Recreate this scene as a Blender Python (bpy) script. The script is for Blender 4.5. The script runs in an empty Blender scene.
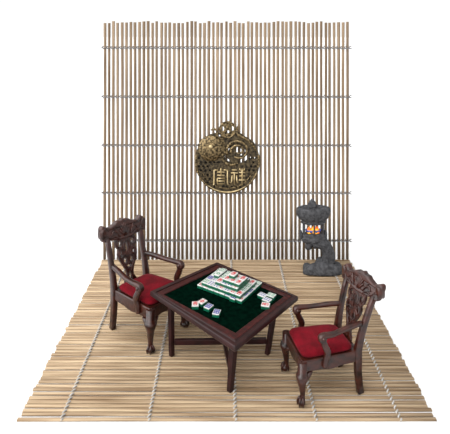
import bpy, bmesh, math, random
from mathutils import Vector
from mathutils.geometry import tessellate_polygon
rnd = random.Random(7)
S = bpy.context.scene
COL = S.collection
PI = math.pi

# ---------------- camera, world, sun, exposure ----------------
FP, CH = 475.0, 2.77                       # focal length in pixels, camera height
cd = bpy.data.cameras.new('camera'); cam = bpy.data.objects.new('camera', cd); COL.objects.link(cam)
cam.location = (0, 0, CH); cam.rotation_euler = (PI/2, 0, 0)
cd.sensor_width = 36; cd.sensor_fit = 'HORIZONTAL'
cd.lens = FP/450*36; cd.shift_y = -188/450; cd.clip_end = 500
S.camera = cam
w = bpy.data.worlds.new('world'); S.world = w; w.use_nodes = True
_n = w.node_tree.nodes; _l = w.node_tree.links       # white studio surround, brighter towards the upper left behind the camera
_tc = _n.new('ShaderNodeTexCoord'); _dp = _n.new('ShaderNodeVectorMath'); _dp.operation = 'DOT_PRODUCT'
_dp.inputs[1].default_value = Vector((-.80, -.35, .48)).normalized(); _l.new(_tc.outputs['Generated'], _dp.inputs[0])
_mr = _n.new('ShaderNodeMapRange'); _mr.interpolation_type = 'SMOOTHSTEP'
for _i, _v in ((1, .15), (2, .95), (3, .80), (4, 3.2)): _mr.inputs[_i].default_value = _v
_l.new(_dp.outputs['Value'], _mr.inputs[0]); _l.new(_mr.outputs[0], _n['Background'].inputs[1])
_n['Background'].inputs[0].default_value = (1, 1, 1, 1)
sd = bpy.data.lights.new('sun', 'SUN'); sun = bpy.data.objects.new('sun', sd); COL.objects.link(sun)
sd.energy = .5; sd.angle = math.radians(25); sd.color = (1, .985, .96)
sun.rotation_euler = Vector((0.75, 0.62, -0.85)).to_track_quat('-Z', 'Y').to_euler()
S.view_settings.view_transform = 'Standard'; S.view_settings.look = 'None'
S.view_settings.gamma = 1; S.view_settings.exposure = 0.4; S.view_settings.use_curve_mapping = False

# ---------------- materials ----------------
def mat(name, c1, c2=None, scale=(10, 10, 10), rough=.5, bump=0, bscale=60, metal=0, coat=0, sheen=0,
        island=0, detail=4, emit=0, spec=.5, c3=None, ramp=(.35, .65)):
    m = bpy.data.materials.new(name); m.use_nodes = True
    nt = m.node_tree; N = nt.nodes; L = nt.links; p = N['Principled BSDF']
    p.inputs['Roughness'].default_value = rough; p.inputs['Metallic'].default_value = metal
    p.inputs['Coat Weight'].default_value = coat; p.inputs['Coat Roughness'].default_value = .15
    p.inputs['Sheen Weight'].default_value = sheen; p.inputs['Specular IOR Level'].default_value = spec
    c2 = c2 or c1
    tc = N.new('ShaderNodeTexCoord'); mp = N.new('ShaderNodeMapping'); mp.inputs['Scale'].default_value = scale
    L.new(tc.outputs['Object'], mp.inputs[0])
    no = N.new('ShaderNodeTexNoise'); no.inputs['Scale'].default_value = 1; no.inputs['Detail'].default_value = detail
    if island:
        ge = N.new('ShaderNodeNewGeometry'); sc = N.new('ShaderNodeVectorMath'); sc.operation = 'MULTIPLY_ADD'
        cb = N.new('ShaderNodeCombineXYZ'); ml = N.new('ShaderNodeMath'); ml.operation = 'MULTIPLY'; ml.inputs[1].default_value = 77
        L.new(ge.outputs['Random Per Island'], ml.inputs[0])
        for i in range(3): L.new(ml.outputs[0], cb.inputs[i])
        sc.inputs[1].default_value = (1, 1, 1)
        L.new(mp.outputs[0], sc.inputs[0]); L.new(cb.outputs[0], sc.inputs[2]); L.new(sc.outputs[0], no.inputs['Vector'])
    else:
        L.new(mp.outputs[0], no.inputs['Vector'])
    r = N.new('ShaderNodeValToRGB'); r.color_ramp.elements[0].position = ramp[0]; r.color_ramp.elements[1].position = ramp[1]
    r.color_ramp.elements[0].color = (*c1, 1); r.color_ramp.elements[1].color = (*c2, 1)
    L.new(no.outputs['Fac'], r.inputs[0]); out = r.outputs[0]
    if island:
        mx = N.new('ShaderNodeMix'); mx.data_type = 'RGBA'; mx.blend_type = 'MULTIPLY'; mx.inputs['Factor'].default_value = 1
        r2 = N.new('ShaderNodeValToRGB'); r2.color_ramp.elements[0].color = (1-island, 1-island*1.08, 1-island*1.15, 1); r2.color_ramp.elements[1].color = (1, 1, 1, 1)
        L.new(ge.outputs['Random Per Island'], r2.inputs[0]); L.new(out, mx.inputs['A']); L.new(r2.outputs[0], mx.inputs['B']); out = mx.outputs['Result']
    L.new(out, p.inputs['Base Color'])
    if emit:
        L.new(out, p.inputs['Emission Color']); p.inputs['Emission Strength'].default_value = emit
    if bump:
        nb = N.new('ShaderNodeTexNoise'); nb.inputs['Scale'].default_value = bscale; nb.inputs['Detail'].default_value = 3
        L.new(tc.outputs['Object'], nb.inputs['Vector']); b = N.new('ShaderNodeBump'); b.inputs['Strength'].default_value = bump; b.inputs['Distance'].default_value = .01
        L.new(nb.outputs['Fac'], b.inputs['Height']); L.new(b.outputs[0], p.inputs['Normal'])
    return m
M_floor = mat('white_paper', (.62, .62, .62), rough=.9, spec=0)
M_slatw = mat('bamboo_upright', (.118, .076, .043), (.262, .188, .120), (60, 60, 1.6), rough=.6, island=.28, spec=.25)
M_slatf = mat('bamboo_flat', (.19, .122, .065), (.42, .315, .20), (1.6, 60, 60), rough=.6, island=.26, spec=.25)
M_twine = mat('grey_twine', (.05, .05, .055), (.20, .19, .19), (60, 60, 60), rough=.9)
M_twinef = mat('pale_twine', (.25, .24, .225), (.42, .40, .375), (60, 60, 60), rough=.9)
M_wood = mat('mahogany', (.006, .0014, .0008), (.042, .009, .0048), (14, 14, 30), rough=.28, coat=.05, spec=.38, bump=.25, bscale=45, ramp=(.3, .72))
M_twood = mat('table_wood', (.007, .0015, .0015), (.022, .004, .004), (14, 14, 14), rough=.42, coat=.0, spec=.25, ramp=(.3, .7))
M_tmold = mat('table_frame_wood', (.012, .0015, .0015), (.040, .005, .004), (30, 30, 30), rough=.5, coat=.0, spec=.2)
M_velvet = mat('red_velvet', (.07, .0004, .0032), (.125, .0007, .006), (11, 11, 11), rough=.9, sheen=.02, bump=.3, bscale=120, spec=.1)
M_felt = mat('green_felt', (.0003, .0026, .0016), (.0006, .006, .0033), (30, 30, 30), rough=1, bump=.3, bscale=200, spec=.0)
M_tile = mat('tile_white', (.40, .40, .385), (.47, .47, .455), rough=.3)
M_tback = mat('tile_green', (.002, .055, .028), (.003, .08, .04), rough=.3)
M_red = mat('red_paint', (.34, .01, .015), rough=.4)
M_blue = mat('blue_paint', (.012, .015, .17), rough=.4)
M_green = mat('green_paint', (.01, .15, .06), rough=.4)
M_stone = mat('dark_stone', (.028, .028, .030), (.066, .066, .070), (28, 28, 28), rough=.95, bump=.8, bscale=60, detail=8, spec=.15)
M_brass = mat('aged_brass', (.030, .021, .010), (.30, .215, .105), (48, 48, 48), rough=.42, metal=.75, bump=.5, bscale=50, detail=6, ramp=(.4, .66))
M_brassl = mat('bright_brass', (.33, .24, .11), (.52, .41, .23), (20, 20, 20), rough=.35, metal=.6)
M_flame = mat('orange_flame', (.9, .10, .0), (1, .55, .02), (30, 30, 30), rough=.4, emit=.35)
M_plate = mat('dull_brass', (.006, .0045, .003), (.11, .08, .04), (34, 34, 34), rough=.5, metal=.6, bump=.4, bscale=50, detail=4)
M_dark = mat('hole_shade', (.006, .005, .003), (.02, .015, .009), (20, 20, 20), rough=.7)
M_glassb = mat('blue_glaze', (.03, .05, .22), (.07, .1, .35), (20, 20, 20), rough=.2)

# ---------------- mesh helpers ----------------
class MB:
    def __init__(s): s.v = []; s.f = []; s.sm = []
    def add(s, vs, fs, smooth=True):
        o = len(s.v); s.v += [Vector(v) for v in vs]
        for f in fs: s.f.append([i+o for i in f]); s.sm.append(smooth)
    def hexa(s, p):                         # 8 corners: bottom ring 0-3, top ring 4-7
        s.add(p, [(3, 2, 1, 0), (4, 5, 6, 7), (0, 1, 5, 4), (1, 2, 6, 5), (2, 3, 7, 6), (3, 0, 4, 7)], False)
    def box(s, c, d, ax=None):
        c = Vector(c); X, Y, Z = ax or (Vector((1, 0, 0)), Vector((0, 1, 0)), Vector((0, 0, 1)))
        s.hexa([c+X*(a*d[0]/2)+Y*(b*d[1]/2)+Z*(e*d[2]/2) for e in (-1, 1) for a, b in ((-1, -1), (1, -1), (1, 1), (-1, 1))])
    def sweep(s, path, rad, side=None, n=10, ex=2.0, smooth=True, caps=True):
        """loft a superellipse section (ra along side, rb across) along a path"""
        path = [Vector(p) for p in path]; K = len(path); rings = []
        if not isinstance(rad[0], (tuple, list)): rad = [(r, r) for r in rad]
        prev = None
        for i in range(K):
            t = (path[min(i+1, K-1)]-path[max(i-1, 0)]).normalized()
            if side is not None: a = Vector(side)
            elif prev is not None: a = prev
            else: a = Vector((0, 0, 1)) if abs(t.z) < .8 else Vector((1, 0, 0))
            a = (a-t*a.dot(t)).normalized(); b = t.cross(a); prev = a
            ring = []
            for j in range(n):
                th = 2*PI*(j+.5)/n; c, q = math.cos(th), math.sin(th)
                if ex != 2:
                    e = 2/ex; c = math.copysign(abs(c)**e, c); q = math.copysign(abs(q)**e, q)
                ring.append(path[i]+a*(c*rad[i][0])+b*(q*rad[i][1]))
            rings.append(ring)
        fs = [(i*n+j, i*n+(j+1) % n, (i+1)*n+(j+1) % n, (i+1)*n+j) for i in range(K-1) for j in range(n)]
        s.add([v for r in rings for v in r], fs, smooth)
        if caps:
            o = len(s.v)-K*n
            s.f.append([o+j for j in range(n)][::-1]); s.sm.append(False)
            s.f.append([o+(K-1)*n+j for j in range(n)]); s.sm.append(False)
    def ball(s, c, r, n=12, m=8):
        c = Vector(c)
        if not isinstance(r, (tuple, list)): r = (r, r, r)
        vs = [c+Vector((0, 0, r[2]))]
        for i in range(1, m):
            for j in range(n):
                a = PI*i/m; b = 2*PI*j/n
                vs.append(c+Vector((r[0]*math.sin(a)*math.cos(b), r[1]*math.sin(a)*math.sin(b), r[2]*math.cos(a))))
        vs.append(c-Vector((0, 0, r[2]))); fs = []
        for j in range(n):
            fs.append((0, 1+j, 1+(j+1) % n)); L = 1+(m-2)*n; fs.append((L+(j+1) % n, L+j, len(vs)-1))
        for i in range(m-2):
            for j in range(n):
                a = 1+i*n; fs.append((a+j, a+n+j, a+n+(j+1) % n, a+(j+1) % n))
        s.add(vs, fs)
    def lathe(s, c, prof, n=16, smooth=True, rot=0, sx=1, sy=1):
        c = Vector(c); vs = []
        for r, z in prof:
            for j in range(n):
                a = rot+2*PI*j/n; vs.append(c+Vector((r*sx*math.cos(a), r*sy*math.sin(a), z)))
        K = len(prof)
        fs = [(i*n+j, i*n+(j+1) % n, (i+1)*n+(j+1) % n, (i+1)*n+j) for i in range(K-1) for j in range(n)]
        fs += [tuple(range(n))[::-1], tuple((K-1)*n+j for j in range(n))]
        s.add(vs, fs, smooth)
    def build(s, name, m, parent=None, bevel=0):
        me = bpy.data.meshes.new(name); me.from_pydata([tuple(v) for v in s.v], [], s.f)
        me.polygons.foreach_set('use_smooth', s.sm); me.materials.append(m)
        bm = bmesh.new(); bm.from_mesh(me); bmesh.ops.recalc_face_normals(bm, faces=bm.faces); bm.to_mesh(me); bm.free()
        me.update()
        return link(name, me, parent, bevel)
def link(name, me, parent=None, bevel=0):
    o = bpy.data.objects.new(name, me); COL.objects.link(o)
    if parent: o.parent = parent; o.matrix_parent_inverse = parent.matrix_basis.inverted()
    if bevel:
        b = o.modifiers.new('bevel', 'BEVEL'); b.width = bevel; b.segments = 2; b.limit_method = 'ANGLE'; b.angle_limit = .7
    return o
def shape(outlines, half, bevel=0, cyc=True):
    """filled outline with holes, given thickness: returns verts, faces in (x, y, depth)"""
    cu = bpy.data.curves.new('tmp', 'CURVE'); cu.dimensions = '2D'; cu.fill_mode = 'BOTH'
    cu.extrude = max(half-bevel, .0005); cu.bevel_depth = bevel; cu.bevel_resolution = 1; cu.offset = -bevel
    for pts in outlines:
        sp = cu.splines.new('POLY'); sp.points.add(len(pts)-1); sp.use_cyclic_u = True
        for q, p in zip(sp.points, pts): q.co = (p[0], p[1], 0, 1)
    o = bpy.data.objects.new('tmp', cu); COL.objects.link(o)
    bpy.context.view_layer.update()
    me = bpy.data.meshes.new_from_object(o.evaluated_get(bpy.context.evaluated_depsgraph_get()))
    vs = [v.co.copy() for v in me.vertices]; fs = [tuple(p.vertices) for p in me.polygons]
    bpy.data.objects.remove(o); bpy.data.curves.remove(cu); bpy.data.meshes.remove(me)
    return vs, fs
def spline(pts, n=6):
    """Catmull-Rom through a list of tuples"""
    P = [Vector(p) for p in pts]; out = []
    for i in range(len(P)-1):
        a, b, c, d = P[max(i-1, 0)], P[i], P[i+1], P[min(i+2, len(P)-1)]
        for k in range(n):
            t = k/n; out.append(.5*((2*b)+(c-a)*t+(2*a-5*b+4*c-d)*t*t+(3*b-a-3*c+d)*t**3))
    out.append(P[-1]); return out
def closed(pts, n=5):
    P = [Vector(p) for p in pts]; K = len(P); out = []
    for i in range(K):
        a, b, c, d = P[i-1], P[i], P[(i+1) % K], P[(i+2) % K]
        for k in range(n):
            t = k/n; out.append(.5*((2*b)+(c-a)*t+(2*a-5*b+4*c-d)*t*t+(3*b-a-3*c+d)*t**3))
    return out
def ell(cx, cy, rx, ry, n=12, rot=0):
    c, s_ = math.cos(rot), math.sin(rot)
    return [(cx+rx*math.cos(2*PI*k/n)*c-ry*math.sin(2*PI*k/n)*s_, cy+rx*math.cos(2*PI*k/n)*s_+ry*math.sin(2*PI*k/n)*c) for k in range(n)]
def tag(o, label, cat, group=None):
    o['label'] = label; o['category'] = cat
    if group: o['group'] = group
    return o
def empty(name, loc):
    o = bpy.data.objects.new(name, None); o.empty_display_size = .1; o.location = loc; COL.objects.link(o)
    return o
def on(x, y, z):                            # point at height z seen by the camera at photo position x, y
    Z = FP*(CH-z)/(y-29); return Vector(((x-225)*Z/FP, Z, z))

# ---------------- floor ----------------
MT = .015                                   # mat thickness; mat top is z = 0
f = MB(); f.add([(-60, -10, -MT), (60, -10, -MT), (60, 160, -MT), (-60, 160, -MT)], [(0, 1, 2, 3)], False)
fl = f.build('floor', M_floor); fl['kind'] = 'structure'

# ---------------- slatted bamboo ----------------
XL, XR, YN, YF = -1.47, 1.498, 3.366, 5.72
def slat(mb, A, B, wid, thk, up, sec=6):
    """rounded strip from A to B; up = direction the rounded face looks"""
    A, B = Vector(A), Vector(B); t = (B-A).normalized(); up = Vector(up); sd_ = t.cross(up)
    pr = [(-.42, 0), (-.5, .22), (-.49, .45), (-.40, .72), (-.24, .93), (0, 1), (.24, .93), (.40, .72), (.49, .45), (.5, .22), (.42, 0)]
    segs = 5; rings = []
    j1, j2 = rnd.uniform(-.002, .002), rnd.uniform(-.002, .002)
    for i in range(segs+1):
        c = A.lerp(B, i/segs)+sd_*(j1*math.sin(i*1.3)+j2*math.cos(i*.9))
        rings += [c+sd_*(a*wid)+up*(b*thk) for a, b in pr]
    n = len(pr); vs = rings
    fs = [(i*n+j, i*n+(j+1) % n, (i+1)*n+(j+1) % n, (i+1)*n+j) for i in range(segs) for j in range(n)]
    fs += [tuple(range(n)), tuple(segs*n+j for j in range(n))]
    mb.add(vs, fs, True)

# upright screen
NS = 57; PW = (XR-XL)/NS; ZT = CH-(22-29)*YF/FP
scr = empty('bamboo_screen', ((XL+XR)/2, YF, 0))
tag(scr, 'tall upright blind of vertical bamboo slats standing behind the table, tied with grey cords', 'bamboo blind')
mb = MB()
for i in range(NS):
    x = XL+PW*(i+.5)+rnd.uniform(-.003, .003)
    slat(mb, (x+rnd.uniform(-.003, .003), YF, .001), (x+rnd.uniform(-.004, .004), YF, ZT+rnd.uniform(-.014, .012)), rnd.uniform(.031, .037), .016, (0, -1, 0))
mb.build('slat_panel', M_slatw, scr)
def twine(path_fn, lo, hi, p, A, B, r):
    mb = MB()
    for ph in (0, PI):
        n = int((hi-lo)/p*8); pts = []
        for k in range(n+1):
            q = lo+(hi-lo)*k/n; a = PI*(q-lo)/p+ph
            pts.append(path_fn(q, A*math.cos(a), B*math.sin(a)))
        mb.sweep(pts, [r]*len(pts), n=5, side=(path_fn(0, 0, 1)-path_fn(0, 0, 0)))
    return mb
for y in (47.5, 96.5, 145, 192.5, 240):
    z = CH-(y-29)*YF/FP
    twine(lambda q, a, b, z=z: Vector((q, YF-.0095-a, z+b)), XL-.012, XR+.022, PW, .013, .014, .0066).build('cord', M_twine, scr)
# mat on the ground
NF = 60; PF = (YF-YN)/NF
mt_ = empty('bamboo_mat', ((XL+XR)/2, (YN+YF)/2, -MT))
tag(mt_, 'bamboo mat of crosswise slats lying flat under the table and chairs, tied with pale cords', 'bamboo mat')
mb = MB()
for i in range(NF):
    y = YN+PF*(i+.5)
    slat(mb, (XL+rnd.uniform(-.009, .009), y+rnd.uniform(-.0042, .0042), -MT+.0005), (XR+rnd.uniform(-.009, .009), y+rnd.uniform(-.0042, .0042), -MT+.0005), rnd.uniform(.0285, .0345), MT-.001, (0, 0, 1))
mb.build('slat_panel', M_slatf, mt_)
for px in (61, 148.5, 235.5, 316.5, 401):
    x = (px-225)*YN/FP
    twine(lambda q, a, b, x=x: Vector((x+b, q, -.0065+a)), YN, YF-.03, PF, .008, .011, .0062).build('cord', M_twinef, mt_)

# ---------------- brass medallion hanging on the screen ----------------
KP = YF/FP                                   # metres per photo pixel at the screen
def sp(x, y, d=0): return Vector(((x-225)*KP, YF-.036-d, CH-(y-29)*KP))
med = empty('brass_medallion', sp(227, 159))
tag(med, 'round pierced brass fish medallion with two raised characters, hanging on the upright blind', 'medallion')
def px_shape(mb, outs, half, bev, d, smooth=False):
    vs, fs = shape([[(p[0]/10, -p[1]/10) for p in o] for o in outs], half*10 if False else half, bev)
    mb.add([sp(v.x*10, -v.y*10, d+v.z) for v in vs], fs, smooth)
cx, cy, R = 227.3, 159.6, 32
body = []
for k in range(72):                          # outline: round below, shoulders and a cleft above
    a = 2*PI*k/72; rr = R
    up_ = math.sin(a)
    if up_ > .55: rr = R-2.2*(up_-.55)/.45-(.8*math.cos(7*a))
    if abs(a-PI/2) < .16: rr = R-6
    body.append((cx+rr*math.cos(a), cy-rr*math.sin(a)))
holes = [closed([(229.5, 137), (231.5, 140), (230.5, 146), (227, 152), (227.5, 157), (231, 159), (229, 160.5), (225, 157), (226, 150), (229, 143)], 3),
         closed([(238, 158.5), (242, 157), (246, 152), (247, 147.5), (249, 151), (248, 157), (243, 161), (239, 161)], 3),
         closed([(236, 147), (240, 144.5), (244, 147), (245, 151), (241, 154.5), (237, 152)], 3),
         ell(219, 134.5, 1.7, 1.1), ell(238, 133, 1.2, 2)]
for j, yy in enumerate((156.5, 160.6, 164.7, 168.8, 172.9, 177, 181.1, 185.2)):
    xx = 195-(j % 2)*2.15
    while xx < 259:
        xx += 4.3
        if (xx-cx)**2+(yy-cy)**2 > (R-3)**2: continue
        if 212 < xx < 247 and 164 < yy < 184: continue
        if yy < 163 and 222 < xx < 250: continue
        if yy < 158 and (206 < xx < 224): continue
        holes.append(ell(xx, yy, 1.45, 1.2, 7, .6))
mb = MB(); px_shape(mb, [body]+holes, .016, .004, .016); mb.build('plate', M_plate, med)
mb = MB()                                    # added dark sheet, its colour paints the shade inside the lattice holes
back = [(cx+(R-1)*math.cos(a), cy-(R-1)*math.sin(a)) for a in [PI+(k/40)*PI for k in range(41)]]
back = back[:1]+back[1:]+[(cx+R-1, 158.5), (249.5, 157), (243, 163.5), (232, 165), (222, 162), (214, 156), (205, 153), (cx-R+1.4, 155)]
px_shape(mb, [back], .003, .0005, -.004); mb.build('backing', M_dark, med)['label'] = 'dark backing that paints shade into the pierced scales'
mb = MB()                                    # rim
mb.sweep([sp(cx+(R-.8)*math.cos(a), cy-(R-.8)*math.sin(a), .03) for a in [math.radians(168+k*204/50) for k in range(51)]], [.012]*51, n=8)
mb.sweep([sp(cx+(R-5)*math.cos(a), cy-(R-5)*math.sin(a), .03) for a in [math.radians(205+k*130/40) for k in range(41)]], [.006]*41, n=6)
mb.build('rim', M_brass, med)
mb = MB()                                    # bright golden strip on the rim's foot
mb.sweep([sp(cx+(R-1.6)*math.cos(a), cy-(R-1.6)*math.sin(a), .04) for a in [math.radians(232+k*74/30) for k in range(31)]], [.004+.006*math.sin(PI*k/30) for k in range(31)], n=6)
mb.build('rim_edge', M_brassl, med)['label'] = 'bright golden lower rim edge'
hd = MB()                                    # fish head: low dome with gill ridges
hd.ball(sp(211, 147, .028), (13*KP, .045, 13*KP), 20, 12)
hd.build('fish_head', M_brass, med)
e = MB(); e.ball(sp(211, 144.5, .07), (2.2*KP, .022, 2.2*KP), 12, 8); e.build('eye', M_brassl, med)
e = MB()
e.sweep([sp(211+4.6*math.cos(a), 144.5-4.6*math.sin(a), .066) for a in [2*PI*k/20 for k in range(21)]], [.006]*21, n=6)
for q in range(4):
    e.sweep([sp(219-q*.3+math.cos(t)*(2+1.6*q), 147+math.sin(t)*(8+1.5*q), .05) for t in [-1+k*.25 for k in range(9)]], [.006]*9, n=6)
e.sweep([sp(*p) for p in spline([(211.5, 129, .03), (214, 127, .05), (217, 130, .05), (218, 135, .05), (222, 137.3, .05), (226, 136.4, .04)], 4)], [.011]*21, n=6)
e.build('whisker', M_brass, med)
tl = MB()                                    # tail: spiral coils
for r0, r1 in ((11.5, 7.2), (7.4, 2.2)):
    K = 34; pts = []
    for k in range(K+1):
        a = math.radians(200-k*9.5); r = r0+(r1-r0)*k/K
        pts.append(sp(238+r*math.cos(a), 149-r*math.sin(a)*.95, .04+.012*math.sin(k/K*PI)))
    tl.sweep(pts, [.021*(.9-.45*k/K) for k in range(K+1)], n=8)
tl.sweep([sp(*p) for p in spline([(238, 124.5, .02), (236.5, 130, .04), (239, 134, .045), (245, 137, .04), (251, 142, .04), (256, 150, .03)], 4)], [.008+.012*math.sin(PI*k/20) for k in range(21)], n=8)
tl.sweep([sp(*p) for p in spline([(222, 157, .04), (226, 161, .05), (232, 162.8, .05), (238, 161, .04)], 4)], [.006+.012*math.sin(PI*k/12) for k in range(13)], n=8)
tl.build('fish_tail', M_brass, med)
kn = MB()                                    # coin at the top
px_shape(kn, [ell(227.5, 128.3, 8.6, 8.3, 28), ell(222.6, 127.5, 1.6, 2.6, 10), ell(232.4, 127.5, 1.6, 2.6, 10), ell(227.5, 130.5, 2.2, 1.6, 10)], .014, .004, .03)
kn.sweep([sp(227.5+8*math.cos(a), 128.3-7.7*math.sin(a), .045) for a in [2*PI*k/28 for k in range(29)]], [.008]*29, n=6)
for dx in (-2.2, 2.2): kn.sweep([sp(227.5+dx, 122.5, .045), sp(227.5+dx, 134, .045)], [.006]*2, n=6)
for dy in (125, 128, 133): kn.sweep([sp(224.5, dy, .045), sp(230.5, dy, .045)], [.006]*2, n=6)
kn.build('coin', M_brass, med)
def glyph(name, segs, lab):
    g = MB()
    for sg in segs:
        pts = [sp(p[0], p[1], .040) for p in sg]
        g.sweep(pts, [(.0085, .010)]*len(pts), n=6)
    o = g.build(name, M_brassl, med); o['label'] = lab
glyph('character', [[(214.3, 168), (214.3, 182.3), (213.2, 182.8)], [(214.3, 168.3), (218, 168)], [(223.6, 168), (227.6, 168.3)], [(227.4, 168.2), (227.4, 181.5), (228.8, 182.6)],
      [(221, 166.2), (221, 173)], [(217.3, 170.2), (224.6, 170.2)], [(217.3, 173.3), (224.6, 173.3)],
      [(217.4, 176.3), (224.6, 176.3), (224.6, 181.7), (217.4, 181.7), (217.4, 176.3)], [(217.4, 179), (224.6, 179)]], 'raised left character')
glyph('character', [[(231.8, 168), (236.6, 168)], [(230.8, 171), (237.8, 171)], [(234.2, 171), (234.2, 182.6)], [(232, 173.5), (231.6, 179.5), (230.6, 181)], [(236.4, 173.5), (236.8, 179.5), (237.6, 181)],
      [(241.9, 166.8), (241.9, 182.8)], [(239, 170.6), (244.9, 170.6)], [(239, 174), (244.9, 174)], [(238.6, 178), (245.3, 178)], [(239.4, 166.6), (240.4, 169)], [(244.4, 166.6), (243.4, 169)]], 'raised right character')

# ---------------- stone lantern ----------------
LY = 5.45; KL = LY/FP
def lp(x, y, dy=0): return Vector(((x-225)*KL, LY+dy, CH-(y-29)*KL))
lan = empty('stone_lantern', (1.12, LY, 0))
tag(lan, 'small dark grey stone lantern on a rough rock base in front of the blind', 'lantern')
def rough(o, amt, sz):
    t = bpy.data.textures.new('rough', 'CLOUDS'); t.noise_scale = sz
    s_ = o.modifiers.new('sub', 'SUBSURF'); s_.levels = s_.render_levels = 2
    d = o.modifiers.new('d', 'DISPLACE'); d.texture = t; d.strength = amt; d.texture_coords = 'GLOBAL'; d.mid_level = .5
    return o
lx = (313.3-225)*KL
def zz(y): return CH-(y-29)*KL
mb = MB(); mb.lathe((lx+.0, LY, 0), [(.11, zz(221.5)), (.135, zz(220.5)), (.175, zz(218)), (.198, zz(214.5)), (.205, zz(211)), (.20, zz(208)), (.175, zz(207)), (.13, zz(207.8)), (.07, zz(208)), (.02, zz(207))], 18, rot=.26, sy=.5)
for k in range(6):                            # upturned roof ridges
    a = PI/6+k*PI/3
    mb.sweep([Vector((lx+r*math.cos(a), LY+.5*r*math.sin(a), z)) for r, z in ((.04, zz(207.5)), (.12, zz(207.8)), (.165, zz(206.8)), (.185, zz(209)))], [.008, .008, .010, .008], n=6)
rough(mb.build('roof', M_stone, lan), .008, .08)
mb = MB(); mb.lathe((lx-.012, LY, 0), [(.055, zz(208)), (.058, zz(206)), (.05, zz(203.5)), (.03, zz(201)), (.017, zz(199.2)), (.008, zz(198.4))], 12, sy=.6)
rough(mb.build('finial', M_stone, lan), .006, .05)
mb = MB(); mb.lathe((lx, LY, 0), [(.138, zz(223.2)), (.146, zz(222.2)), (.14, zz(220.5))], 6, False, sy=.5); mb.build('roof_collar', M_stone, lan)
for k in range(6):
    a = -PI/2+k*PI/3
    c = Vector((lx+.126*math.cos(a), LY+.06*math.sin(a), 0))
    q = MB(); q.sweep([c+Vector((0, 0, zz(232.5))), c+Vector((0, 0, zz(223)))], [.0105, .0095], n=6, smooth=False); q.build('post', M_stone, lan)
mb = MB(); mb.lathe((lx, LY, 0), [(.13, zz(242)), (.158, zz(239.5)), (.156, zz(237)), (.145, zz(236.4)), (.147, zz(233.8)), (.13, zz(233))], 6, False, rot=PI/6, sy=.5)
mb.build('lamp_tray', M_stone, lan, .006)
for sgn in (-1, 1):
    q = MB(); q.box((lx+sgn*.142, LY, zz(234.8)), (.026, .06, .085)); rough(q.build('side_block', M_stone, lan, .004), .004, .05)
mb = MB()
for dx, dz, r in ((-.045, 0, .038), (.0, .012, .04), (.042, .004, .04), (.02, -.004, .034)):
    mb.lathe((lx+dx, LY-.01+abs(dx)*.2, zz(231.8)+dz), [(.006, -.03), (r*.8, -.01), (r*.7, .02), (r*.35, .045), (.003, .062)], 7)
mb.build('flame', M_flame, lan)['label'] = 'orange and yellow flame'
mb = MB(); mb.lathe((lx, LY, zz(232.4)), [(.05, -.005), (.085, .008), (.095, .036), (.08, .032), (.05, .012)], 10, sy=.42); mb.build('dish', M_glassb, lan)['label'] = 'blue dish under the flame'
mb = MB()
st = spline([(312, 243), (317, 242.2), (322.5, 243.5), (326.5, 248), (328.3, 254), (328.5, 262)], 4)
mb.sweep([lp(p.x, p.y) for p in st], [.05+.012*math.sin(i*.4)*0+(.018 if i < 6 else .022)*(1 if i < 14 else 1.25) for i in range(len(st))], n=12)
mb.sweep([lp(p.x, p.y, .0) for p in spline([(314, 241.5), (310, 243.5), (308.6, 247), (308.6, 249.6)], 4)], [.055, .052, .050, .048, .047, .046, .046, .045, .045, .043, .038, .03, .016], n=10)
rough(mb.build('stem', M_stone, lan), .008, .07)
mb = MB()
def mound(cx_, cy_, w_, d_, h_, e_=2.4):
    n, m = 18, 7; vs = []
    for i in range(m+1):
        q = i/m; r = (1-q**e_)**(1/e_) if q < 1 else 0.02
        for j in range(n):
            a = 2*PI*j/n; jr = 1+.05*math.sin(3*a+cx_*9)+.03*math.cos(5*a)
            vs.append(Vector((cx_+w_*max(r, .02)*jr*math.cos(a), cy_+d_*max(r, .02)*jr*math.sin(a), .004+h_*q)))
    fs = [(i*n+j, i*n+(j+1) % n, (i+1)*n+(j+1) % n, (i+1)*n+j) for i in range(m) for j in range(n)]
    fs += [tuple(range(n))[::-1], tuple(m*n+j for j in range(n))]; mb.add(vs, fs)
mound((322.7-225)*(LY-.07)/FP, LY-.06, .225, .085, .12, 2.0)
mound((306.5-225)*(LY)/FP+.01, LY, .055, .07, .075, 2.6)
mound((326-225)*KL, LY+.04, .13, .09, .135, 2.4)
mound((336.5-225)*KL, LY+.0, .07, .07, .09, 2.4)
bo = mb.build('rock_base', M_stone, lan)
t = bpy.data.textures.new('rock', 'CLOUDS'); t.noise_scale = .06
d = bo.modifiers.new('d', 'DISPLACE'); d.texture = t; d.strength = .01; d.texture_coords = 'GLOBAL'; d.direction = 'Z'; d.mid_level = .3

# ---------------- mahjong table ----------------
TH = .50
tc_ = on(226, 303, TH)
tab = empty('mahjong_table', (tc_.x, tc_.y, 0))
tag(tab, 'low square dark mahogany table with green felt top standing cornerwise on the mat', 'table')
Lc, Bc, Rc, Fc = on(150, 291, TH), on(217, 261.8, TH), on(298, 296, TH), on(235, 347, TH)
Li, Bi, Ri, Fi = on(163.6, 294.3, TH), on(217.6, 268.8, TH), on(284, 295.8, TH), on(235.4, 332.5, TH)
OUT = [Lc, Fc, Rc, Bc]; INN = [Li, Fi, Ri, Bi]
def ringloft(mb, spec):
    vs = []
    for k, z in spec:
        for a, b in zip(INN, OUT):
            p = a.lerp(b, k); vs.append(Vector((p.x, p.y, z)))
    K = len(spec); fs = [(i*4+j, i*4+(j+1) % 4, (i+1)*4+(j+1) % 4, (i+1)*4+j) for i in range(K) for j in range(4)]
    fs = [tuple(v % (K*4) for v in f) for f in fs]
    mb.add(vs, fs, False)
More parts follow.
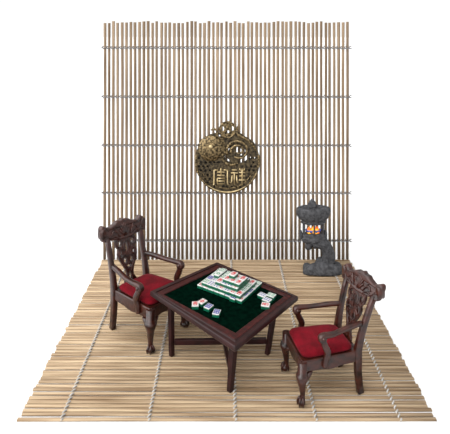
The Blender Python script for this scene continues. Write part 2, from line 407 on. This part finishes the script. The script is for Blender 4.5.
mb = MB(); ringloft(mb, [(0, TH-.02), (0, TH-.003), (.04, TH), (.50, TH), (.53, TH-.004), (.57, TH-.004), (.60, TH-.02)]); mb.build('frame', M_tmold, tab, .0015)
mb = MB(); ringloft(mb, [(.585, TH-.02), (.585, TH+.001), (.60, TH+.004), (.64, TH+.004), (.67, TH+.001), (.93, TH+.001), (.98, TH-.003), (1, TH-.012), (1, TH-.034), (.96, TH-.042), (.6, TH-.042)]); mb.build('edge_moulding', M_twood, tab, .0015)
mb = MB()
lo = [a.lerp(b, .3) for a, b in zip(INN, OUT)]
mb.hexa([Vector((p.x, p.y, TH-.032)) for p in lo]+[Vector((p.x, p.y, TH-.021)) for p in lo]); mb.build('underside_panel', M_twood, tab)
mb = MB(); mb.hexa([Vector((p.x, p.y, TH-.020)) for p in INN]+[Vector((p.x, p.y, TH-.008)) for p in INN]); mb.build('felt_panel', M_felt, tab)['label'] = 'dark green felt playing surface'
uL = (Fc-Lc).normalized(); vL = (Bc-Lc).normalized(); uL.z = vL.z = 0
LEGS = {'L': ((-.452, 4.03), (-.462, 4.06)), 'F': ((.04, 3.635), (.072, 3.64)), 'R': ((.362, 4.05), (.432, 4.05)), 'B': ((-.07, 4.46), (-.075, 4.42))}
for k, (a, b) in LEGS.items():
    q = MB(); A = Vector((a[0], a[1], .0)); B = Vector((b[0], b[1], TH-.04)); r0, r1 = (.019, .027) if k == 'F' else (.018, .021)
    q.hexa([A+uL*(r0*i)+vL*(r0*j) for i, j in ((-1, -1), (1, -1), (1, 1), (-1, 1))]+[B+uL*(r1*i)+vL*(r1*j) for i, j in ((-1, -1), (1, -1), (1, 1), (-1, 1))])
    q.build('leg', M_twood, tab, .003)
def bar(a, b, z, w_, h_, nm):
    A = Vector((*a, z)); B = Vector((*b, z)); X = (B-A).normalized(); Z = Vector((0, 0, 1)); Y = Z.cross(X)
    q = MB(); q.box((A+B)/2, ((B-A).length-.05, w_, h_), (X, Y, Z)); q.build(nm, M_twood, tab, .003)
bar(LEGS['L'][0], (.378, 4.05), .115, .032, .042, 'stretcher')
bar((.05, 3.64), LEGS['B'][0], .115, .030, .040, 'stretcher')

# ---------------- mahjong tiles ----------------
TW, TD, TT = .0575, .0705, .030
def tile_mesh(name, zlo, zhi, m, inset=0):
    q = MB(); a, b = TW/2-.0013-inset, TD/2-.0013-inset
    q.hexa([(x, y, zlo) for x, y in ((-a, -b), (a, -b), (a, b), (-a, b))]+[(x, y, zhi) for x, y in ((-a, -b), (a, -b), (a, b), (-a, b))])
    me = bpy.data.meshes.new(name); me.from_pydata([tuple(v) for v in q.v], [], q.f); me.materials.append(m)
    bm = bmesh.new(); bm.from_mesh(me); bmesh.ops.bevel(bm, geom=bm.edges[:], offset=.002, segments=1, affect='EDGES')
    bmesh.ops.recalc_face_normals(bm, faces=bm.faces); bm.to_mesh(me); bm.free(); return me
ME_body = tile_mesh('mahjong_tile', TT*.74, TT, M_tile); ME_back = tile_mesh('tile_back', 0, TT*.74, M_tback)
def mark_mesh(kind):
    q = MB(); z = TT+.0004
    def b(x, y, w_, h_): q.box((x*TW*1.2, y*TD*1.2, z), (w_*TW*1.25, h_*TD*1.3, .001))
    def dot(x, y, r): q.lathe((x*TW, y*TD, z-.0005), [(r*TW, 0), (r*TW, .001)], 8, False)
    if kind == 'red': b(0, .26, .5, .07); b(0, .12, .42, .07); b(0, .02, .56, .07); b(0, .14, .08, .34); b(-.16, -.16, .09, .2); b(.16, -.16, .09, .2); b(0, -.24, .42, .07)
    if kind == 'crimson': b(0, .08, .5, .07); b(0, -.14, .5, .07); b(-.21, -.02, .08, .3); b(.21, -.02, .08, .3); b(0, 0, .08, .7)
    if kind == 'dots': [dot(x, y, .12) for x in (-.2, .2) for y in (-.28, 0, .28)]
    if kind == 'green': [b(x, y, .10, .26) for x in (-.24, 0, .24) for y in (-.19, .19)]
    if kind == 'blue': b(0, 0, .62, .10); b(0, .25, .62, .10); b(0, -.25, .62, .10); b(-.26, 0, .10, .6); b(.26, 0, .10, .6); b(0, 0, .1, .6)
    if kind == 'ring': [q.lathe((0, 0, z-.0005), [(.30*TW, 0), (.30*TW, .001), (.16*TW, .001), (.16*TW, 0)], 12, False)]
    me = bpy.data.meshes.new('mark'); me.from_pydata([tuple(v) for v in q.v], [], q.f)
    me.materials.append({'red': M_red, 'crimson': M_red, 'dots': M_blue, 'green': M_green, 'blue': M_blue, 'ring': M_green}[kind])
    bm = bmesh.new(); bm.from_mesh(me); bmesh.ops.recalc_face_normals(bm, faces=bm.faces); bm.to_mesh(me); bm.free(); return me
MARKS = {k: mark_mesh(k) for k in ('red', 'crimson', 'dots', 'green', 'blue', 'ring')}
WORD = {'red': 'red character', 'crimson': 'red frame mark', 'dots': 'blue dots', 'green': 'green bars', 'blue': 'blue frame mark', 'ring': 'green ring'}
def tile(p, ang, kind, label, group, both=None):
    o = link('mahjong_tile', ME_body); o.location = p; o.rotation_euler = (0, 0, ang); tag(o, label, 'mahjong tile', group)
    for nm, me in (('tile_back', ME_back), ('mark', MARKS[kind])):
        c = bpy.data.objects.new(nm, me); COL.objects.link(c); c.parent = o
O = Vector((-.2462, 4.1771, 0)); U = Vector((.8335, -.5525, 0)); V = Vector((.5525, .8335, 0)); ANG = math.atan2(U.y, U.x)
ZF_ = TH-.008
tiers = [(0, .0, .0, 8, 5), (1, .035, .012, 7, 4), (2, .160, .045, 4, 3), (3, .225, .066, 3, 2), (4, .262, .105, 1, 1), (2, .085, .130, 1, 2)]
TN = ['bottom', 'second', 'third', 'fourth', 'topmost']
ORD = ['first', 'second', 'third', 'fourth', 'fifth', 'sixth', 'seventh', 'last']
kinds = ['red', 'green', 'dots', 'red', 'ring', 'crimson', 'green', 'blue']
foot = [(t[1], t[2], t[1]+t[3]*TW, t[2]+t[4]*TD, t[0]) for t in tiers]
GP = 'mahjong tiles heaped in a stepped pile on the felt'
for ti, (k, u0, v0, nu, nv) in enumerate(tiers):
    for j in range(nv):
        for i in range(nu):
            a, b = u0+TW*(i+.5), v0+TD*(j+.5)
            cov = any(ft[4] == k+1 and ft[0]-.004 <= a-TW/2 and ft[2]+.004 >= a+TW/2 and ft[1]-.004 <= b-TD/2 and ft[3]+.004 >= b+TD/2 for ft in foot)
            if cov and not (j == 0 or i == nu-1): continue
            p = O+U*(a+rnd.uniform(-.0008, .0008))+V*(b+rnd.uniform(-.0008, .0008)); p.z = ZF_+TT*k+.0006
            kd = kinds[(i*3+j*5+k*2) % 8]
            if k == 1 and j == 0: kd = ['green', 'dots', 'dots', 'red', 'dots', 'red', 'red'][i]
            if k == 2 and ti == 2 and j == 0: kd = ['red', 'dots', 'dots', 'crimson'][i]
            if k == 3: kd = ('red', 'crimson')[i % 2]
            if ti == 4: lab = f'white tile with {WORD[kd]} alone on the very top of the pile'
            elif ti == 5: lab = f'white tile with {WORD[kd]} in the raised pair behind the peak, {"nearer" if j == 0 else "farther"} one'
            elif nu*nv == 1: lab = ''
            else: lab = f'tile in {TN[k]} tier, {"front" if j == 0 else ORD[j]} row from the front, {ORD[i] if i < nu-1 else "last"} from its left end'
            if k == 0 and j == 0 and i == 6: p -= V*.012; kd = 'blue'
            tile(p, ANG+rnd.uniform(-.02, .02), kd, lab, GP)
GL = 'loose mahjong tiles lying on the felt'
def loose(x, y, deg, kind, label):
    p = on(x, y, ZF_+TT); p.z = ZF_+.0004
    tile(p, math.radians(deg), kind, label, GL)
loose(195.3, 303.6, 2, 'red', 'loose white tile with red character lying nearest the left table corner')
loose(202.3, 301.0, -42, 'crimson', 'loose tile with red mark touching a blue marked tile left of the pile')
loose(208.6, 305.8, -42+8, 'blue', 'loose tile with blue mark touching a red marked tile left of the pile')
loose(216.6, 311.6, -14, 'blue', 'loose tile with blue mark lying alone, nearest the front table corner')
loose(262.3, 294.4, 50, 'dots', 'loose blue dotted tile nearest the pile in the cluster right of it')
loose(271.3, 294.6, 58, 'green', 'loose tile with green bars farthest right in the cluster beside the pile')
loose(267.0, 299.2, 52, 'dots', 'loose blue dotted tile in the middle of the cluster right of the pile')
loose(265.6, 304.2, 75, 'red', 'loose tile with red character nearest the viewer in the right hand cluster')

# ---------------- carved armchairs ----------------
def chair(label, nf, ff, nr, fr, ks, zs, zt, lean, arm_z, arm_t, gap=0):
    """nf.. = near/far front/rear feet; ks = size factor; zs seat rail top; zt post top"""
    nf, ff, nr, fr = [Vector((*p, 0)) for p in (nf, ff, nr, fr)]
    ctr = (nf+ff+nr+fr)/4
    root = empty('carved_armchair', ctr); tag(root, label, 'chair', 'carved armchairs at the mahjong table')
    Up = Vector((0, 0, 1))
    def P(s, t, z): return nf.lerp(ff, s).lerp(nr.lerp(fr, s), t)+Up*z
    Sd = (ff-nf).normalized(); Rd = (fr-nr).normalized(); bk = ((nr+fr)-(nf+ff)).normalized()
    W = (ff-nf).length; WR = (fr-nr).length; D = ((nr-nf).length+(fr-ff).length)/2
    if not isinstance(lean, tuple): lean = (lean, lean)
    def ln(z, s=.5):
        q = max(0, (z-zs)/(zt-zs)); return (lean[0]+(lean[1]-lean[0])*s)*(q**1.25)
    def B(s, z, o=0): return nr.lerp(fr, s)+bk*(ln(z, s)+o)+Up*z
    # rear legs run up into the back posts
    for s in (0, 1):
        zsq = [0, .08*ks, .2*ks, zs-.05, zs, zs+.1, (zs+zt)/2, zt-.06, zt+.02]
        off = [.02, .01, 0, 0, 0, 0, 0, 0, 0]
        q = MB(); q.sweep([B(s, z, o_) for z, o_ in zip(zsq, off)], [(.022*ks, .030*ks), (.022*ks, .031*ks), (.024*ks, .032*ks), (.025*ks, .034*ks), (.025*ks, .034*ks), (.023*ks, .030*ks), (.022*ks, .026*ks), (.022*ks, .024*ks), (.022*ks, .022*ks)], side=Rd, n=12, ex=6)
        q.build('back_post', M_wood, root)
    # front cabriole legs
    for s, c in ((0, nf), (1, ff)):
        o_ = (c-ctr).normalized(); zr = zs-.115*ks
        q = MB()
        spec = [(zs-.006, 0, .036), (zr+.01, 0, .038), (zr-.004, .004, .050), (zr-.022, .010, .050), (zr-.045, .012, .040), (zr-.08, .008, .030), (zr*.38, .0, .022), (zr*.26, -.003, .019), (.055, .002, .022), (.04, .008, .024)]
        q.sweep([c+o_*(b*ks)+Up*z for z, b, r in spec], [(r*ks, r*ks) for z, b, r in spec], side=Sd, n=12, ex=2.6)
        for dd in ((Sd if s == 0 else -Sd), bk):    # carved knee brackets under the rails
            q.sweep([c+dd*(.090*ks)+Up*(zr+.012), c+dd*(.066*ks)+Up*(zr-.002), c+o_*.004+dd*(.040*ks)+Up*(zr-.022), c+o_*.008+dd*(.018*ks)+Up*(zr-.060)], [.008*ks, .020*ks, .026*ks, .014*ks], n=10)
        leg = q.build('front_leg', M_wood, root)
        q = MB(); q.ball(c+o_*.012+Up*.030, (.033*ks, .033*ks, .0295), 12, 8)
        for k in range(4):                          # talons gripping the ball
            a = math.atan2(o_.y, o_.x)+(k-1.5)*.9 if k < 3 else math.atan2(o_.y, o_.x)+PI
            a = math.atan2(o_.y, o_.x)+(-1, 0, 1, PI)[k]*1.0
            dv = Vector((math.cos(a), math.sin(a), 0)); cc = c+o_*.012
            q.sweep([cc+dv*.008+Up*.068, cc+dv*.026*ks+Up*.058, cc+dv*.037*ks+Up*.036, cc+dv*.034*ks+Up*.010], [.010*ks, .0105*ks, .009*ks, .005], n=6)
        q.build('claw_foot', M_wood, leg)
    # seat rails with a scalloped lower edge
    zr = zs-.095*ks
    def rail(A, Bp, out):
        q = MB(); n = 24; th = .016*ks; vs = []
        for i in range(n+1):
            u = i/n; p = A.lerp(Bp, u); dz = .016*ks*max(0, math.cos((u-.5)*PI*3))*(1 if abs(u-.5) < .5 else 0)-.018*ks*(abs(2*u-1)**4)
            lowz = zr-dz*.8
            for o1, z in ((th, lowz), (th, zs-.008), (th*.6, zs), (-th, zs), (-th, lowz)): vs.append(p+out*o1+Up*z)
        fs = [(i*5+j, i*5+(j+1) % 5, (i+1)*5+(j+1) % 5, (i+1)*5+j) for i in range(n) for j in range(5)]
        fs += [(0, 1, 2, 3, 4), tuple(n*5+j for j in range(5))]
        q.add(vs, fs, False); q.build('seat_rail', M_wood, root, .002)
    rail(nf, nr, -Sd); rail(ff, fr, Sd); rail(nf, ff, -bk); rail(nr, fr, bk)
    # cushion
    q = MB(); n = 18; vs = []; lay = [(-.004, .90), (.004, .965), (.018, .985), (.032, .955), (.042, .88), (.048, .72), (.052, .5), (.053, .25), (.053, .02)]
    K = 40
    for h_, r in lay:
        for j in range(K):
            a = 2*PI*j/K; c_, s_ = math.cos(a), math.sin(a); e_ = 2/7
            x = math.copysign(abs(c_)**e_, c_)*r; y = math.copysign(abs(s_)**e_, s_)*r
            vs.append(P(.5+x*.50, .475+y*.475, zs+.002+h_*ks))
    m = len(lay); fs = [(i*K+j, i*K+(j+1) % K, (i+1)*K+(j+1) % K, (i+1)*K+j) for i in range(m-1) for j in range(K)]
    fs += [tuple(range(K))[::-1], tuple((m-1)*K+j for j in range(K))]
    q.add(vs, fs); q.build('cushion', M_velvet, root)['label'] = 'red velvet seat cushion'
    q = MB(); q.hexa([P(a, b, zs-.03) for a, b in ((.02, .02), (.98, .02), (.98, .98), (.02, .98))]+[P(a, b, zs-.004) for a, b in ((.02, .02), (.98, .02), (.98, .98), (.02, .98))]); q.build('seat_board', M_wood, root)
    # armrests
    for s in (0, 1):
        t0 = arm_t[s]; out = -Sd if s == 0 else Sd
        az = arm_z[s]
        def A(t, o1, z): return P(s, t, z)+out*(o1*ks)
        lback = ln(az)/D
        path = spline([tuple(A(1+lback*.8, 0, az+.03*ks)), tuple(A(.82, .018, az+.022*ks)), tuple(A(.6, .034, az+.008*ks)), tuple(A(t0+.14, .04, az+.004*ks)), tuple(A(t0+.0, .038, az+.004*ks)), tuple(A(t0-.05, .036, az-.006*ks)), tuple(A(t0-.055, .034, az-.028*ks)), tuple(A(t0-.02, .034, az-.036*ks))], 4)
        nn = len(path)
        rad = [((.020+.008*min(1, i/nn*1.6))*ks, (.019+.002*math.sin(i*.5))*ks) for i in range(nn)]
        q = MB(); q.sweep(path, rad, side=Sd, n=12, ex=3)
        for sg in (-1, 1): q.ball(A(t0-.012, .036, az-.013*ks)+Sd*(sg*.022*ks), (.017*ks, .017*ks, .017*ks), 10, 6)
        q.build('armrest', M_wood, root)
        q = MB()
        path = spline([tuple(A(t0+.03, .03, az-.012*ks)), tuple(A(t0+.005, .036, az-.05*ks)), tuple(A(t0+.03, .038, (az*.55+zs*.45))), tuple(A(t0+.08, .034, (az*.25+zs*.75))), tuple(A(t0+.05, .028, zs-.01)), tuple(A(t0+.03, .026, zs-.075*ks))], 4)
        q.sweep(path, [((.020)*ks, (.019+.010*math.sin(PI*i/(len(path)-1)))*ks) for i in range(len(path))], side=Sd, n=12, ex=3.5)
        q.build('arm_support', M_wood, root)
    # pierced splat, drawn in (metres across, metres up), then bent along the back
    H = zt-zs
    def spl(mb, outs, half, bev, off=0, smooth=False):
        vs, fs = shape(outs, half, bev)
        mb.add([B(.5+v.x, zs+v.y*H, off+v.z*1.0) for v in vs], fs, smooth)
    outl = closed([(-.13, -.02), (-.17, .06), (-.10, .16), (-.12, .28), (-.20, .42), (-.27, .55), (-.29, .66), (-.25, .74), (-.31, .82), (-.30, .93), (-.22, 1.03),
                   (.22, 1.03), (.30, .93), (.31, .82), (.25, .74), (.29, .66), (.27, .55), (.20, .42), (.12, .28), (.10, .16), (.17, .06), (.13, -.02)], 4)
    hl = [closed([(-.035, .14), (0, .24), (.035, .14), (0, .07)], 4),
          ell(-.09, .49, .045, .055, 12), ell(.09, .49, .045, .055, 12),
          closed([(0, .62), (-.035, .74), (0, .88), (.035, .74)], 4),
          ell(-.20, .64, .035, .055, 10), ell(.20, .64, .035, .055, 10),
          ell(-.19, .86, .045, .06, 12), ell(.19, .86, .045, .06, 12),
          closed([(-.02, .33), (-.07, .36), (-.03, .40), (0, .37), (.03, .40), (.07, .36), (.02, .33)], 3)]
    q = MB(); spl(q, [outl]+hl, .012*ks, .003*ks)
    sp_ = q.build('splat', M_wood, root)
    q = MB()                                        # carved scrolls on both faces
    for fo in (-.012*ks, .012*ks):
        for sg in (-1, 1):
            for line, r in (([(.03, .02), (.06, .14), (.03, .26), (.10, .38), (.16, .46), (.13, .56), (.05, .55)], .007),
                            ([(.05, .60), (.13, .62), (.22, .56), (.25, .64), (.19, .72), (.10, .70)], .0075),
                            ([(.04, .92), (.09, .84), (.10, .74), (.15, .76), (.14, .84)], .0075),
                            ([(.08, 1.0), (.16, .96), (.26, .92), (.27, .84), (.22, .80)], .008),
                            ([(.0, .44), (.05, .42), (.12, .42), (.16, .38)], .006)):
                pts = [B(.5+sg*p.x, zs+p.y*H, fo) for p in spline([(a, b, 0) for a, b in line], 4)]
                n_ = len(pts); q.sweep(pts, [r*ks*(.6+.5*math.sin(PI*(i+1)/(n_+1))) for i in range(n_)], n=6)
    q.build('carving', M_wood, sp_)
    # crest rail
    hz = .145*ks
    prof = [(-.165, .36, .62), (-.155, .08, .78), (-.12, -.02, .90), (-.07, .0, .94), (-.01, .02, .86), (.06, .0, .75), (.13, -.02, .77), (.20, -.04, .84), (.25, -.06, .88), (.32, -.1, 1.0), (.41, -.1, 1.0), (.45, -.12, 1.04), (.50, -.12, 1.10)]
    prof = prof+[(1-a, b, c) for a, b, c in prof[:-1][::-1]]
    top = [(a, c) for a, b, c in prof]; bot = [(a, b) for a, b, c in prof][::-1]
    o_ = closed(top+bot, 2)
    q = MB(); vs, fs = shape([[(p.x*WR, p.y*hz) for p in o_]], .026*ks, .010*ks)
    def C(x, y, o1=0):                               # crest bows back a little at its ends
        return B(x, zt+y*hz, o1+.012*ks*(abs(x-.5)/.7)**2)
    q.add([C(v.x/WR, v.y/hz, v.z) for v in vs], fs, False)
    for x in (-.11, 1.11):                           # scrolled ears
        q.sweep([C(x, .45)+bk*(-.034*ks), C(x, .45)+bk*(.034*ks)], [(.052*ks, .022*ks)]*2, side=Up, n=14)
    cr = q.build('crest_rail', M_wood, root)
    q = MB()
    for fo in (-.024*ks, .024*ks):
        for k in range(7):                           # fan of leaves in the middle
            a = (k-3)*.32
            q.sweep([C(.5+math.sin(a)*r_*.19, -.02+math.cos(a)*r_*.98, fo*(1-.25*abs(r_-.5))) for r_ in (.12, .4, .7, .9)], [.004*ks, .008*ks, .009*ks, .005*ks], n=6)
        for sg in (-1, 1):
            for line in ([(.16, .1), (.24, .42), (.33, .50), (.40, .3)], [(.20, .0), (.33, .2), (.44, .15), (.52, .4)], [(.46, .60), (.53, .78), (.60, .62), (.57, .35), (.52, .3)], [(.29, .68), (.24, .5), (.21, .3)]):
                pts = [C(.5+sg*p.x, p.y, fo) for p in spline([(a, b, 0) for a, b in line], 4)]
                q.sweep(pts, [.007*ks*(.6+.6*math.sin(PI*(i+1)/(len(pts)+1))) for i in range(len(pts))], n=6)
    q.build('carving', M_wood, cr)
    return root
chair('dark carved mahogany armchair with red velvet seat, left of the table', (-.639, 4.074), (-.385, 4.415), (-1.025, 4.387), (-.765, 4.62), 1.0, .375, .79, .085, (.545, .56), (.22, .16))
chair('dark carved mahogany armchair with red velvet seat, right of the table', (.571, 3.50), (.497, 3.842), (1.012, 3.62), (.927, 3.909), .86, .325, .70, (.128, .078), (.50, .485), (.34, .24))
